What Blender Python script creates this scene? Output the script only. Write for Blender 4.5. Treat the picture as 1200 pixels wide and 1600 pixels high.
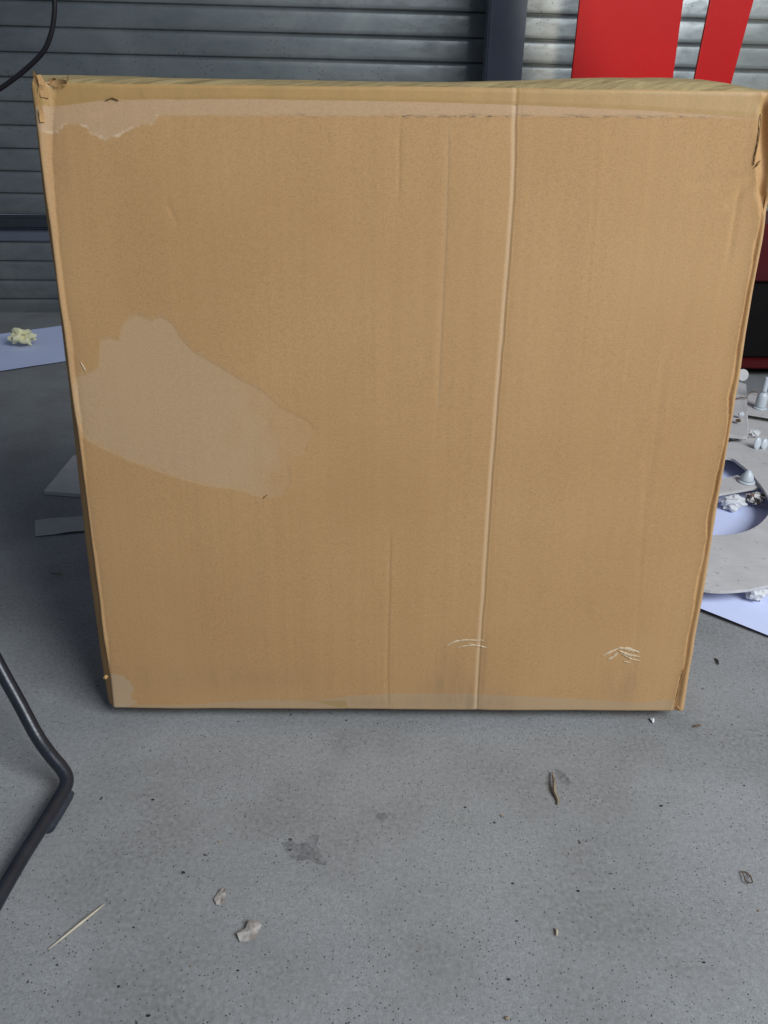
import bpy, bmesh, math, random
import numpy as np
from mathutils import Vector, Matrix, noise as mnoise

R = math.radians
scene = bpy.context.scene
for o in list(bpy.data.objects):
    bpy.data.objects.remove(o)
col = scene.collection

# ------------------------------------------------------------------ camera
PITCH, ROLL, CAMZ, FPX = R(28.0), R(0.67), 0.75, 1200.0
_f = np.array([0, math.cos(PITCH), -math.sin(PITCH)])
_u0 = np.array([0, math.sin(PITCH), math.cos(PITCH)])
_r0 = np.array([1.0, 0, 0])
_r = math.cos(ROLL) * _r0 + math.sin(ROLL) * _u0
_u = -math.sin(ROLL) * _r0 + math.cos(ROLL) * _u0
CAM = np.array([0, 0, CAMZ])
cd = bpy.data.cameras.new('camera')
cd.sensor_fit = 'VERTICAL'; cd.sensor_height = 36; cd.sensor_width = 27
cd.lens = FPX / 1600 * 36
cd.clip_start = 0.02; cd.clip_end = 100
cam = bpy.data.objects.new('camera', cd); col.objects.link(cam)
cam.matrix_world = Matrix(((_r[0], _u[0], -_f[0], CAM[0]), (_r[1], _u[1], -_f[1], CAM[1]),
                           (_r[2], _u[2], -_f[2], CAM[2]), (0, 0, 0, 1)))
scene.camera = cam

# ------------------------------------------------------------------ light
w = bpy.data.worlds.new('World'); scene.world = w; w.use_nodes = True
wb = w.node_tree.nodes['Background']
wb.inputs[0].default_value = (0.60, 0.75, 1.0, 1); wb.inputs[1].default_value = 0.15

def area(name, loc, target, sx, sy, power, color):
    d = bpy.data.lights.new(name, 'AREA'); d.shape = 'RECTANGLE'; d.size = sx; d.size_y = sy
    d.energy = power; d.color = color
    o = bpy.data.objects.new(name, d); col.objects.link(o); o.location = loc
    o.rotation_euler = (Vector(target) - Vector(loc)).to_track_quat('-Z', 'Y').to_euler()
    return o
area('door_light', (2.1, -1.0, 2.45), (0.1, 0.8, 0.3), 1.9, 1.7, 142, (0.88, 0.94, 1.0))
sd = bpy.data.lights.new('low_sun_through_door', 'SPOT'); sd.energy = 400; sd.color = (1.0, 0.87, 0.68)
sd.spot_size = R(25); sd.spot_blend = 0.22; sd.shadow_soft_size = 0.08
so = bpy.data.objects.new('low_sun_through_door', sd); col.objects.link(so)
so.location = (0.05, -1.0, 1.6)
so.rotation_euler = (Vector((1.39, 3.15, 1.12)) - so.location).to_track_quat('-Z', 'Y').to_euler()

scene.view_settings.view_transform = 'Standard'; scene.view_settings.look = 'None'
scene.view_settings.exposure = 0.13; scene.view_settings.gamma = 1
scene.render.engine = 'CYCLES'
scene.cycles.use_denoising = True
scene.cycles.max_bounces = 8

# ------------------------------------------------------------------ helpers
def ray(px, py):
    return _f + _r * (px - 600) / FPX - _u * (py - 800) / FPX
def on_z(px, py, z=0.0):
    d = ray(px, py); k = (z - CAMZ) / d[2]; return Vector(CAM + d * k)
def on_y(px, py, y):
    d = ray(px, py); return Vector(CAM + d * (y / d[1]))

def tag(o, label=None, cat=None, group=None, kind=None):
    if label: o['label'] = label
    if cat: o['category'] = cat
    if group: o['group'] = group
    if kind: o['kind'] = kind
    return o
def empty(name, loc, rot=(0, 0, 0)):
    o = bpy.data.objects.new(name, None); col.objects.link(o)
    o.location = loc; o.rotation_euler = rot; o.empty_display_size = 0.05
    return o
def link(name, me, mat, parent=None, smooth=False):
    me.name = name
    o = bpy.data.objects.new(name, me); col.objects.link(o)
    if mat: me.materials.append(mat)
    if smooth:
        me.polygons.foreach_set('use_smooth', [True] * len(me.polygons))
    if parent: o.parent = parent
    return o
def pydata(verts, faces):
    me = bpy.data.meshes.new('m'); me.from_pydata([tuple(v) for v in verts], [], faces); me.update()
    return me
def localize(o, parent):
    """mesh was given in world coordinates; keep it there under the parent"""
    bpy.context.view_layer.update()
    o.matrix_parent_inverse = parent.matrix_world.inverted()
def grid(nu, nv, X, Y, Z):
    """arrays of shape (nv,nu)"""
    me = bpy.data.meshes.new('g')
    co = np.stack([X, Y, Z], -1).reshape(-1, 3).astype(np.float32)
    i, j = np.meshgrid(np.arange(nu - 1), np.arange(nv - 1))
    a = (j * nu + i).ravel()
    f = np.stack([a, a + 1, a + 1 + nu, a + nu], -1).astype(np.int32)
    me.vertices.add(len(co)); me.vertices.foreach_set('co', co.ravel())
    me.loops.add(f.size); me.loops.foreach_set('vertex_index', f.ravel())
    me.polygons.add(len(f)); me.polygons.foreach_set('loop_start', np.arange(0, f.size, 4, dtype=np.int32))
    me.polygons.foreach_set('loop_total', np.full(len(f), 4, dtype=np.int32))
    me.update(calc_edges=True); me.validate()
    return me
def vnoise(x, y, seed=0):
    """numpy value noise in -1..1"""
    xi = np.floor(x).astype(np.int64); yi = np.floor(y).astype(np.int64)
    xf = x - xi; yf = y - yi
    sx = xf * xf * (3 - 2 * xf); sy = yf * yf * (3 - 2 * yf)
    def h(a, b):
        n = (a * 374761393 + b * 668265263 + seed * 1442695041) & 0x7fffffff
        n = ((n ^ (n >> 13)) * 1274126177) & 0x7fffffff
        return (n ^ (n >> 16)) % 65536 / 32768.0 - 1
    return (h(xi, yi) * (1 - sx) + h(xi + 1, yi) * sx) * (1 - sy) + (h(xi, yi + 1) * (1 - sx) + h(xi + 1, yi + 1) * sx) * sy
def fbm(x, y, seed=0, o=3):
    s = 0; a = 1; t = 0
    for k in range(o):
        s = s + a * vnoise(x * 2 ** k, y * 2 ** k, seed + k * 7); t += a; a *= .5
    return s / t
def sst(e0, e1, x):
    t = np.clip((x - e0) / (e1 - e0), 0, 1); return t * t * (3 - 2 * t)

def tube(pts, rad, seg=14, sub=8, flat=None):
    """smooth tube through points (Catmull-Rom); rad a number or list"""
    P = [Vector(p) for p in pts]; n = len(P)
    rr = [rad] * n if not isinstance(rad, (list, tuple)) else list(rad)
    pts2 = []; rad2 = []
    for i in range(n - 1):
        p0 = P[max(i - 1, 0)]; p1 = P[i]; p2 = P[i + 1]; p3 = P[min(i + 2, n - 1)]
        for k in range(sub):
            t = k / sub
            pts2.append(0.5 * ((2 * p1) + (-p0 + p2) * t + (2 * p0 - 5 * p1 + 4 * p2 - p3) * t * t + (-p0 + 3 * p1 - 3 * p2 + p3) * t ** 3))
            rad2.append(rr[i] * (1 - t) + rr[i + 1] * t)
    pts2.append(P[-1]); rad2.append(rr[-1])
    verts = []; faces = []
    up = Vector((0.123, 0.31, 0.94))
    for i, p in enumerate(pts2):
        d = (pts2[min(i + 1, len(pts2) - 1)] - pts2[max(i - 1, 0)]).normalized()
        a = d.cross(up).normalized(); b = a.cross(d).normalized(); up = b
        for k in range(seg):
            an = 2 * math.pi * k / seg
            verts.append(p + (a * math.cos(an) + b * math.sin(an)) * rad2[i])
    m = len(pts2)
    for i in range(m - 1):
        for k in range(seg):
            faces.append((i * seg + k, i * seg + (k + 1) % seg, (i + 1) * seg + (k + 1) % seg, (i + 1) * seg + k))
    faces.append(tuple(range(seg))[::-1]); faces.append(tuple((m - 1) * seg + k for k in range(seg)))
    return pydata(verts, faces)
def prism(top, thick, bevel=0.0, down=(0, 0, -1)):
    """solid from a polygon (list of Vectors), thickness along down; n-gon may have been given any winding"""
    bm = bmesh.new()
    vs = [bm.verts.new(p) for p in top]
    f = bm.faces.new(vs)
    f.normal_update()
    if f.normal.dot(Vector(down)) > 0: f.normal_flip()
    r = bmesh.ops.extrude_face_region(bm, geom=[f])
    bmesh.ops.translate(bm, verts=[e for e in r['geom'] if isinstance(e, bmesh.types.BMVert)], vec=Vector(down) * thick)
    bmesh.ops.recalc_face_normals(bm, faces=bm.faces)
    if bevel:
        bmesh.ops.bevel(bm, geom=list(bm.edges), offset=bevel, segments=2, affect='EDGES', profile=0.6)
    me = bpy.data.meshes.new('p'); bm.to_mesh(me); bm.free()
    return me
def crumple(center, size, seed, folds=9, ridges=0.45, sub=4, fmax=2.2):
    """a wad of creased paper: folded facets instead of smooth lobes"""
    rnd = random.Random(seed)
    bm = bmesh.new(); bmesh.ops.create_icosphere(bm, subdivisions=min(sub, 3), radius=1)
    off = Vector((rnd.uniform(0, 99), rnd.uniform(0, 99), rnd.uniform(0, 99)))
    for v in bm.verts:
        n = v.co.normalized()
        k = 1 + ridges * (1.1 * mnoise.noise(n * 1.5 + off) + .9 * (.35 - abs(mnoise.noise(n * 2.6 - off)) * 1.6)) + rnd.uniform(-.10, .10)
        j = Vector((rnd.uniform(-1, 1), rnd.uniform(-1, 1), rnd.uniform(-1, 1))) * .045
        n = n * max(k, .35) + j
        v.co = Vector((n.x * size[0], n.y * size[1], n.z * size[2])) + Vector(center)
    zmin = min(v.co.z for v in bm.verts)
    me = bpy.data.meshes.new('c'); bm.to_mesh(me); bm.free()
    return me, zmin

# ------------------------------------------------------------------ materials
class NT:
    def __init__(s, name):
        s.m = bpy.data.materials.new(name); s.m.use_nodes = True
        s.t = s.m.node_tree; s.n = s.t.nodes; s.b = s.n['Principled BSDF']
        s.tc = s.n.new('ShaderNodeTexCoord')
    def l(s, a, b): s.t.links.new(a, b)
    def val(s, sock, v):
        if hasattr(v, 'is_output'): s.l(v, sock)
        else: sock.default_value = v
    def map(s, src='Object', scale=(1, 1, 1), rot=(0, 0, 0)):
        m = s.n.new('ShaderNodeMapping'); m.inputs['Scale'].default_value = scale; m.inputs['Rotation'].default_value = rot
        s.l(s.tc.outputs[src], m.inputs[0]); return m.outputs[0]
    def noise(s, vec, scale, detail=4, rough=.55, dist=0):
        x = s.n.new('ShaderNodeTexNoise'); x.inputs['Scale'].default_value = scale; x.inputs['Detail'].default_value = detail
        x.inputs['Roughness'].default_value = rough; x.inputs['Distortion'].default_value = dist
        s.l(vec, x.inputs['Vector']); return x.outputs[0]
    def voro(s, vec, scale, feat='F1', rnd=1):
        x = s.n.new('ShaderNodeTexVoronoi'); x.feature = feat; x.inputs['Scale'].default_value = scale
        x.inputs['Randomness'].default_value = rnd; s.l(vec, x.inputs['Vector']); return x
    def mr(s, v, a, b, c=0.0, d=1.0):
        x = s.n.new('ShaderNodeMapRange'); s.val(x.inputs[0], v)
        for i, q in enumerate((a, b, c, d)): s.val(x.inputs[i + 1], q)
        return x.outputs[0]
    def math(s, op, a, b=0.0, c=None):
        x = s.n.new('ShaderNodeMath'); x.operation = op; s.val(x.inputs[0], a); s.val(x.inputs[1], b)
        if c is not None: s.val(x.inputs[2], c)
        return x.outputs[0]
    def mix(s, f, a, b, mode='MIX'):
        x = s.n.new('ShaderNodeMix'); x.data_type = 'RGBA'; x.blend_type = mode
        s.val(x.inputs[0], f)
        for i, q in ((6, a), (7, b)):
            if hasattr(q, 'is_output'): s.l(q, x.inputs[i])
            else: x.inputs[i].default_value = (*q, 1)
        return x.outputs[2]
    def bump(s, h, strength=.3, dist=.001, nrm=None):
        x = s.n.new('ShaderNodeBump'); x.inputs['Strength'].default_value = strength; x.inputs['Distance'].default_value = dist
        s.l(h, x.inputs['Height'])
        if nrm: s.l(nrm, x.inputs['Normal'])
        return x.outputs[0]
    def attr(s, name):
        x = s.n.new('ShaderNodeAttribute'); x.attribute_name = name; return x.outputs['Fac']
    def out(s, base=None, rough=None, normal=None, metal=None, spec=None):
        if base is not None:
            if hasattr(base, 'is_output'): s.l(base, s.b.inputs['Base Color'])
            else: s.b.inputs['Base Color'].default_value = (*base, 1)
        if rough is not None: s.val(s.b.inputs['Roughness'], rough)
        if metal is not None: s.val(s.b.inputs['Metallic'], metal)
        if spec is not None: s.val(s.b.inputs['Specular IOR Level'], spec)
        if normal is not None: s.l(normal, s.b.inputs['Normal'])
        return s.m

def mat_concrete():
    t = NT('concrete'); o = t.map()
    big = t.noise(t.map(scale=(1.0, 1.6, 1)), 3.1, 6, .62, .5); mid = t.noise(o, 9, 6, .65, .4); fine = t.noise(o, 420, 3, .7)
    grit = t.noise(o, 160, 4, .7)
    c = t.mix(t.mr(big, .35, .68), (.216, .222, .227), (.295, .298, .300))
    c = t.mix(t.mr(mid, .52, .76, 0, .55), c, (.150, .147, .137))
    c = t.mix(t.mr(grit, .3, .7, 0, 1), t.mix(.34, c, (.09, .09, .09)), t.mix(.22, c, (.5, .5, .48)))
    c = t.mix(t.mr(fine, .25, .75, 0, 1), t.mix(.34, c, (.07, .07, .07)), t.mix(.26, c, (.55, .55, .53)))
    # brown dusty stains clustered
    br = t.math('MULTIPLY', t.mr(t.noise(o, 6.1, 3, .5), .44, .62), t.mr(t.noise(o, 210, 5, .8), .42, .64))
    c = t.mix(t.math('MULTIPLY', br, .50), c, (.095, .075, .055))
    # dark pits of three sizes
    hgt = fine
    for sc, th, seed, keep in ((250, .24, 0, .70), (120, .13, 3, .80), (42, .085, 7, .84)):
        m = t.n.new('ShaderNodeMapping'); m.inputs['Location'].default_value = (seed, seed * 1.7, 0)
        m.inputs['Scale'].default_value = (1, 1, .01)
        t.l(t.tc.outputs['Object'], m.inputs[0])
        wv = t.n.new('ShaderNodeVectorMath'); wv.operation = 'ADD'
        nz = t.n.new('ShaderNodeTexNoise'); nz.inputs['Scale'].default_value = sc * 1.8
        t.l(m.outputs[0], nz.inputs['Vector'])
        sc2 = t.n.new('ShaderNodeVectorMath'); sc2.operation = 'SCALE'; sc2.inputs['Scale'].default_value = .5 / sc
        t.l(nz.outputs['Color'], sc2.inputs[0])
        t.l(m.outputs[0], wv.inputs[0]); t.l(sc2.outputs[0], wv.inputs[1])
        v = t.voro(wv.outputs[0], sc)
        sep = t.n.new('ShaderNodeSeparateColor'); t.l(v.outputs['Color'], sep.inputs[0])
        pit = t.math('MULTIPLY', t.mr(v.outputs['Distance'], th, th * .6), t.math('GREATER_THAN', sep.outputs[0], keep))
        c = t.mix(t.math('MULTIPLY', pit, .85), c, (.030, .028, .028))
        if sc == 210:
            wh = t.math('MULTIPLY', t.mr(v.outputs['Distance'], .26, .14), t.math('GREATER_THAN', sep.outputs[1], .90))
            c = t.mix(t.math('MULTIPLY', wh, .45), c, (.52, .51, .48))
        hgt = t.math('SUBTRACT', hgt, t.math('MULTIPLY', pit, 1.6))
    return t.out(c, t.mr(mid, .3, .7, .62, .85), t.bump(hgt, .35, .0009), spec=.35)

def kraft_base(t, o, dark=1.0):
    """shared kraft paper: fibres, faint flute lines, mottling"""
    big = t.noise(o, 4.5, 3, .5)
    fib = t.noise(t.map(scale=(90, 90, 420)), 1.6, 4, .7)
    fine = t.noise(o, 700, 3, .7)
    flute = t.noise(t.map(scale=(150, 150, 2.2)), 1.0, 2, .5)
    spk = t.noise(o, 330, 3, .75)
    c = t.mix(t.mr(big, .3, .7), (.458 * dark, .250 * dark, .098 * dark), (.515 * dark, .295 * dark, .124 * dark))
    c = t.mix(t.mr(flute, .3, .72, 0, .14), c, (.32 * dark, .190 * dark, .082 * dark))
    c = t.mix(t.mr(fib, .36, .7, 0, .26), c, (.53 * dark, .36 * dark, .20 * dark))
    c = t.mix(t.mr(spk, .46, .70, 0, .20), c, (.27 * dark, .155 * dark, .065 * dark))
    c = t.mix(t.mr(fine, .50, .75, 0, .50), c, (.23 * dark, .135 * dark, .06 * dark))
    return c, fib, fine, flute

def mat_front():
    t = NT('kraft_front'); o = t.map()
    c, fib, fine, flute = kraft_base(t, o)
    edge = t.math('MULTIPLY', t.math('SUBTRACT', t.noise(o, 130, 5, .75), .5), .009)
    edge2 = t.math('MULTIPLY', t.math('SUBTRACT', t.noise(o, 45, 5, .7), .5), .006)
    def mask(a, soft=.0006, e=edge, amt=1.0):
        return t.mr(t.math('ADD', t.attr(a), e), -soft, soft, 0, amt)
    speck = t.noise(o, 520, 3, .8)
    # worn pale patch where a label was peeled off
    pale = t.mix(t.mr(speck, .35, .65), (.45, .315, .19), (.57, .42, .275))
    c = t.mix(t.math('MULTIPLY', mask('patch', .0028, edge, .44), t.attr('patch_fade')), c, pale)
    pl = t.mix(t.mr(speck, .38, .62), (.475, .320, .196), (.555, .390, .25))
    c = t.mix(mask('residue', .0012, edge2, .52), c, pl)
    # pale torn rim of the residue
    rim = t.math('MULTIPLY', mask('residue_rim', .0006, edge), t.mr(t.noise(o, 75, 3, .6), .45, .6))
    c = t.mix(t.math('MULTIPLY', rim, .55), c, (.72, .56, .40))
    c = t.mix(mask('bottom_scuff', .0008, edge, .75), c, (.43, .295, .17))
    c = t.mix(mask('corner_scuff', .0010, edge, .6), c, (.46, .34, .225))
    c = t.mix(mask('bare_triangle', .0002, t.math('MULTIPLY', edge, .1), .8), c, (.36, .235, .09))
    grime = t.math('MULTIPLY', t.math('ADD', t.attr('grime'), 0.0), t.mr(t.noise(t.map(scale=(60, 60, 14)), 1, 4, .6), .25, .7))
    c = t.mix(t.math('MULTIPLY', grime, .55), c, (.185, .130, .085))
    sm = t.math('MULTIPLY', t.attr('smudge'), t.mr(t.noise(t.map(scale=(70, 70, 400)), 1, 4, .75), .48, .60))
    c = t.mix(t.math('MULTIPLY', sm, .85), c, (.06, .05, .05))
    c = t.mix(t.math('MULTIPLY', t.attr('worn'), .40), c, (.56, .43, .29))
    h = t.math('ADD', t.math('MULTIPLY', fib, .5), t.math('MULTIPLY', fine, .7))
    n = t.bump(h, .28, .0005)
    n = t.bump(t.noise(t.map(scale=(110, 110, 1.0)), 1.0, 2, .5), .10, .0008, n)
    return t.out(c, t.mr(fine, .3, .7, .70, .86), n, spec=.30)

def mat_kraft(name, dark=1.0):
    t = NT(name); o = t.map()
    c, fib, fine, flute = kraft_base(t, o, dark)
    return t.out(c, .82, t.bump(fine, .3, .0005), spec=.25)

def mat_tape():
    t = NT('clear_tape_over_kraft'); o = t.map()
    c, fib, fine, flute = kraft_base(t, o, .92)
    c = t.mix(.34, c, (.47, .30, .085))
    c = t.mix(t.mr(t.noise(t.map(scale=(26, 26, 4)), 1, 3, .6), .4, .75, 0, .3), c, (.25, .17, .06))
    return t.out(c, t.mr(fine, .3, .7, .42, .55), t.bump(fine, .12, .0005), spec=.38)
def mat_top():
    t = NT('wrinkled_tape_top'); o = t.map()
    mp = t.n.new('ShaderNodeMapping'); mp.vector_type = 'TEXTURE'; t.l(t.tc.outputs['Object'], mp.inputs[0])
    mp.inputs['Rotation'].default_value = (0, 0, R(20)); mp.inputs['Scale'].default_value = (.10, .0075, .02)
    st = t.noise(mp.outputs[0], 1.0, 4, .65, 1.2)
    fine = t.noise(o, 500, 2, .6)
    c = t.mix(t.mr(st, .36, .62), (.220, .160, .070), (.40, .30, .142))
    c = t.mix(t.mr(fine, .5, .8, 0, .4), c, (.20, .15, .08))
    return t.out(c, t.mr(st, .3, .7, .60, .45), t.bump(st, .4, .002), spec=.3)

def mat_simple(name, base, rough=.5, metal=0.0, spec=.5, var=.12, scale=30, bump=.1, dark=None, bscale=None):
    t = NT(name); o = t.map()
    nz = t.noise(o, scale, 5, .6); f = t.noise(o, bscale or scale * 8, 3, .6)
    d = dark or tuple(x * (1 - var * 2) for x in base)
    c = t.mix(t.mr(nz, .35, .68), base, d)
    return t.out(c, t.mr(f, .3, .7, max(rough - .08, .03), min(rough + .08, 1)), t.bump(f, bump, .0006), metal, spec)

def mat_galv():
    t = NT('galvanized_steel'); o = t.map()
    big = t.noise(t.map(scale=(1, 1, 2.2)), 2.2, 5, .65, .6); mid = t.noise(t.map(scale=(1, 1, 2.2)), 14, 5, .65, .5)
    strk = t.noise(t.map(scale=(3, 3, 60)), 1.2, 4, .6)
    c = t.mix(t.mr(big, .3, .7), (.165, .185, .185), (.30, .315, .305))
    c = t.mix(t.mr(mid, .45, .72, 0, .45), c, (.11, .12, .12))
    sp = t.voro(o, 85); sep = t.n.new('ShaderNodeSeparateColor'); t.l(sp.outputs['Color'], sep.inputs[0])
    s = t.math('MULTIPLY', t.mr(sp.outputs['Distance'], .30, .12), t.math('GREATER_THAN', sep.outputs[0], .6))
    s = t.math('MULTIPLY', s, t.mr(t.noise(o, 3.2, 3, .6), .47, .62))
    c = t.mix(t.math('MULTIPLY', s, .75), c, (.06, .06, .065))
    rg = t.math('ADD', t.mr(mid, .3, .7, .30, .46), t.math('MULTIPLY', strk, .06))
    return t.out(c, rg, t.bump(t.noise(t.map(scale=(1, 1, 5)), 5, 2, .5), .04, .006), .62)

def mat_painted_board():
    t = NT('white_painted_board'); o = t.map()
    a = t.noise(o, 14, 5, .6); g = t.noise(t.map(scale=(14, 120, 14)), 1.4, 4, .6)
    c = t.mix(t.mr(a, .3, .7), (.50, .48, .46), (.60, .575, .56))
    c = t.mix(t.mr(g, .5, .75, 0, .35), c, (.40, .37, .35))
    d = t.math('MULTIPLY', t.mr(t.noise(o, 60, 4, .8), .62, .70), .7)
    c = t.mix(d, c, (.20, .16, .13))
    return t.out(c, .55, t.bump(g, .2, .0006), spec=.35)
def mat_printed():
    t = NT('printed_tissue'); o = t.map()
    a = t.noise(o, 110, 2, .5)
    c = t.mix(t.mr(a, .5, .53), (.62, .58, .54), (.035, .03, .035))
    c = t.mix(t.mr(t.noise(o, 70, 2, .5), .58, .62), c, (.25, .12, .07))
    return t.out(c, .8)

M = dict(
    concrete=mat_concrete(), front=mat_front(), kraft=mat_kraft('kraft'), kraft_in=mat_kraft('kraft_inner', .55),
    kraft_edge=mat_kraft('kraft_edge', 1.12), tape=mat_tape(), top=mat_top(), galv=mat_galv(),
    red=mat_simple('red_paint', (.285, .004, .005), .42, 0, .10, .04, 6, .05),
    shaded_red=mat_simple('shaded_red_paint', (.075, .004, .006), .5, 0, .2, .1, 12, .05),  # same red for the rails, shade behind the box put into the colour
    slate=mat_simple('slate_blue_paint', (.15, .17, .215), .36, .2, .5, .12, 5, .08),
    black=mat_simple('black_machine', (.006, .005, .005), .6, 0, .12, .2, 12, .1),
    tube=mat_simple('black_tube', (.022, .024, .032), .33, .1, .5, .15, 40, .12),
    plastic=mat_simple('black_plastic', (.030, .034, .045), .45, 0, .4, .1, 40, .08),
    cable=mat_simple('cable_rubber', (.012, .010, .013), .5, 0, .4, .1, 40, .05),
    paper=mat_simple('paper_sheet', (.64, .69, .93), .8, 0, .2, .02, 8, .08),
    tissue=mat_simple('crumpled_white_paper', (.66, .66, .66), .8, 0, .2, .05, 30, .1),
    yellow=mat_simple('yellow_tissue', (.84, .79, .50), .75, 0, .2, .06, 30, .1),
    printed=mat_printed(), board=mat_painted_board(),
    board_edge=mat_simple('board_edge', (.66, .64, .60), .6, 0, .3, .06, 30, .1),
    cap=mat_simple('white_plastic', (.56, .60, .63), .35, 0, .5, .02, 30, .03),
    strip=mat_simple('masking_strip', (.42, .42, .40), .42, 0, .4, .05, 30, .05),
    splinter=mat_simple('pale_wood', (.58, .50, .38), .7, 0, .2, .15, 90, .2),
    chipwood=mat_simple('brown_wood', (.34, .27, .20), .8, 0, .2, .25, 90, .2),
    scrap=mat_simple('grey_scrap', (.44, .41, .38), .8, 0, .2, .2, 140, .3, dark=(.22, .18, .15)),
    stain=mat_simple('dark_stain', (.085, .085, .095), .5, 0, .4, .15, 60, .2),
    dirt=mat_simple('dark_crumb', (.03, .027, .025), .8, 0, .2, .2, 60, .2),
    twig=mat_simple('brown_twig', (.16, .10, .06), .8, 0, .2, .2, 60, .2),
    liner=mat_simple('torn_liner', (.66, .50, .32), .9, 0, .15, .12, 120, .2),
    shred=mat_simple('torn_fibre', (.42, .32, .22), .9, 0, .15, .3, 160, .3),
)

# ------------------------------------------------------------------ floor (setting)
fl = link('floor', pydata([(-8, -5, 0), (8, -5, 0), (8, 6, 0), (-8, 6, 0)], [(0, 1, 2, 3)]), M['concrete'])
tag(fl, 'grey speckled concrete floor', kind='structure')

# ------------------------------------------------------------------ roller shutter
WANG = R(3.0)
w0 = on_z(0, 488, 0)
shut = empty('roller_shutter', (w0.x, w0.y, 0), (0, 0, WANG))
tag(shut, 'galvanized steel roller shutter of horizontal slats behind the box', 'roller shutter')
TILT = math.tan(R(0.5))
def slat_curtain(zs, pitch):
    prof = []
    for z0 in zs:
        g = .0042
        prof += [(.010, z0 + .0005), (.004, z0 + .0012), (-.0005, z0 + g * .6), (-.001, z0 + g)]
        for k in range(1, 6):
            s = k / 6
            prof.append((-.001 - .0006 * math.sin(math.pi * s) + .0012 * s, z0 + g + (pitch - g - .003) * s))
        prof += [(.0015, z0 + pitch - .0025), (.010, z0 + pitch - .0012)]
    xs = np.linspace(-3, 4.5, 60)
    X = np.array([[x for x in xs] for _ in prof]); Y = np.array([[p[0]] * len(xs) for p in prof]); Z = np.array([[p[1]] * len(xs) for p in prof])
    Y = Y + .0015 * vnoise(X * 2.5, Z * 14, 3)
    Z = Z - X * TILT * np.clip(Z / .3, 0, 1)
    return grid(len(xs), len(prof), X, Y, Z)
link('slat_curtain', slat_curtain([.367 + .0757 * k for k in range(34)], .0757), M['galv'], shut)
link('lower_slats', slat_curtain([-.020 + .0728 * k for k in range(4)], .0728), M['galv'], shut)
def boxmesh(x0, x1, y0, y1, z0, z1, bev=.003):
    bm = bmesh.new()
    bmesh.ops.create_cube(bm, size=1)
    for v in bm.verts:
        v.co = Vector((x0 + (v.co.x + .5) * (x1 - x0), y0 + (v.co.y + .5) * (y1 - y0), z0 + (v.co.z + .5) * (z1 - z0)))
    if bev: bmesh.ops.bevel(bm, geom=list(bm.edges), offset=bev, segments=2, affect='EDGES')
    me = bpy.data.meshes.new('b'); bm.to_mesh(me); bm.free(); return me
link('bottom_rail', boxmesh(-3, 4.5, -.012, .012, .2725, .318), M['slate'], shut)
link('lock_bar', boxmesh(-3, 4.5, -.045, .010, .3205, .3655, .008), M['plastic'], shut)

# ------------------------------------------------------------------ steel post by the shutter
def pix_panel(pts, y, thick, bev=.003):
    """upright slab whose front face stands at distance y"""
    return prism([on_y(a, b, y) for a, b in pts], thick, bev, down=(0, 1, 0))
YP = 2.95
pa = on_y(762, 60, YP); pb = on_y(821, 60, YP)
wid = pb.x - pa.x
post = empty('steel_post', (pa.x + wid / 2, YP + .06, 0)); tag(post, 'slate blue steel post standing between the grey slats and the red panels', 'post')
link('column', boxmesh(-wid / 2, wid / 2, -.05, .05, 0.012, 2.6, .006), M['slate'], post)
link('base_plate', boxmesh(-wid * .8, wid * .8, -.08, .08, 0, .012, .002), M['slate'], post)

# ------------------------------------------------------------------ red machine behind the box
YM = 2.35
mach = empty('steel_rack', (1.15, YM + .2, 0)); tag(mach, 'red steel rack with two upright panels and a black lower cabinet behind the box', 'rack')
def ppanel(name, pts, y, thick, mat, bev=.002):
    o = link(name, pix_panel(pts, y, thick, bev), mat, mach); localize(o, mach); return o
def ext(p0, p1, y0, y1):
    """extend the line through two pixels to two other rows"""
    s = (p1[0] - p0[0]) / (p1[1] - p0[1])
    return (p0[0] + s * (y0 - p0[1]), y0), (p0[0] + s * (y1 - p0[1]), y1)
a0, a1 = ext((906, 0), (893, 122), -500, 420); b0, b1 = ext((1068, 0), (1052, 120), -500, 420)
ppanel('upright_panel', [a0, b0, b1, a1], YM, .012, M['red'])
a0, a1 = ext((1110, 0), (1086, 120), -500, 420); b0, b1 = ext((1178, 0), (1145, 122), -500, 420)
ppanel('upright_panel', [a0, b0, b1, a1], YM + .05, .012, M['red'])
cA = on_y(905, 440, YM + .02); cB = on_y(905, 560, YM + .02)
def mb(name, x0, x1, y0, y1, z0, z1, mat, bev=.004):
    o = link(name, boxmesh(x0, x1, y0, y1, z0, z1, bev), mat, mach); localize(o, mach); return o
XL, XR = cA.x, 2.3
zt = on_y(1190, 440, YM - .02).z; zb = on_y(1190, 600, YM - .02).z
mb('top_rail', XL, XR, YM - .02, YM + .30, zt, zt + .16, M['shaded_red'])
mb('cabinet', XL + .01, XR - .01, YM, YM + .30, max(zb, .06) + .003, zt - .003, M['black'])
mb('base_rail', XL, XR, YM - .02, YM + .30, max(zb, .06) - .028, max(zb, .06), M['shaded_red'])
for fx in (XL + .06, XR - .06):
    mb('foot', fx - .04, fx + .04, YM + .0, YM + .25, 0, max(zb, .06) - .031, M['black'])

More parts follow.
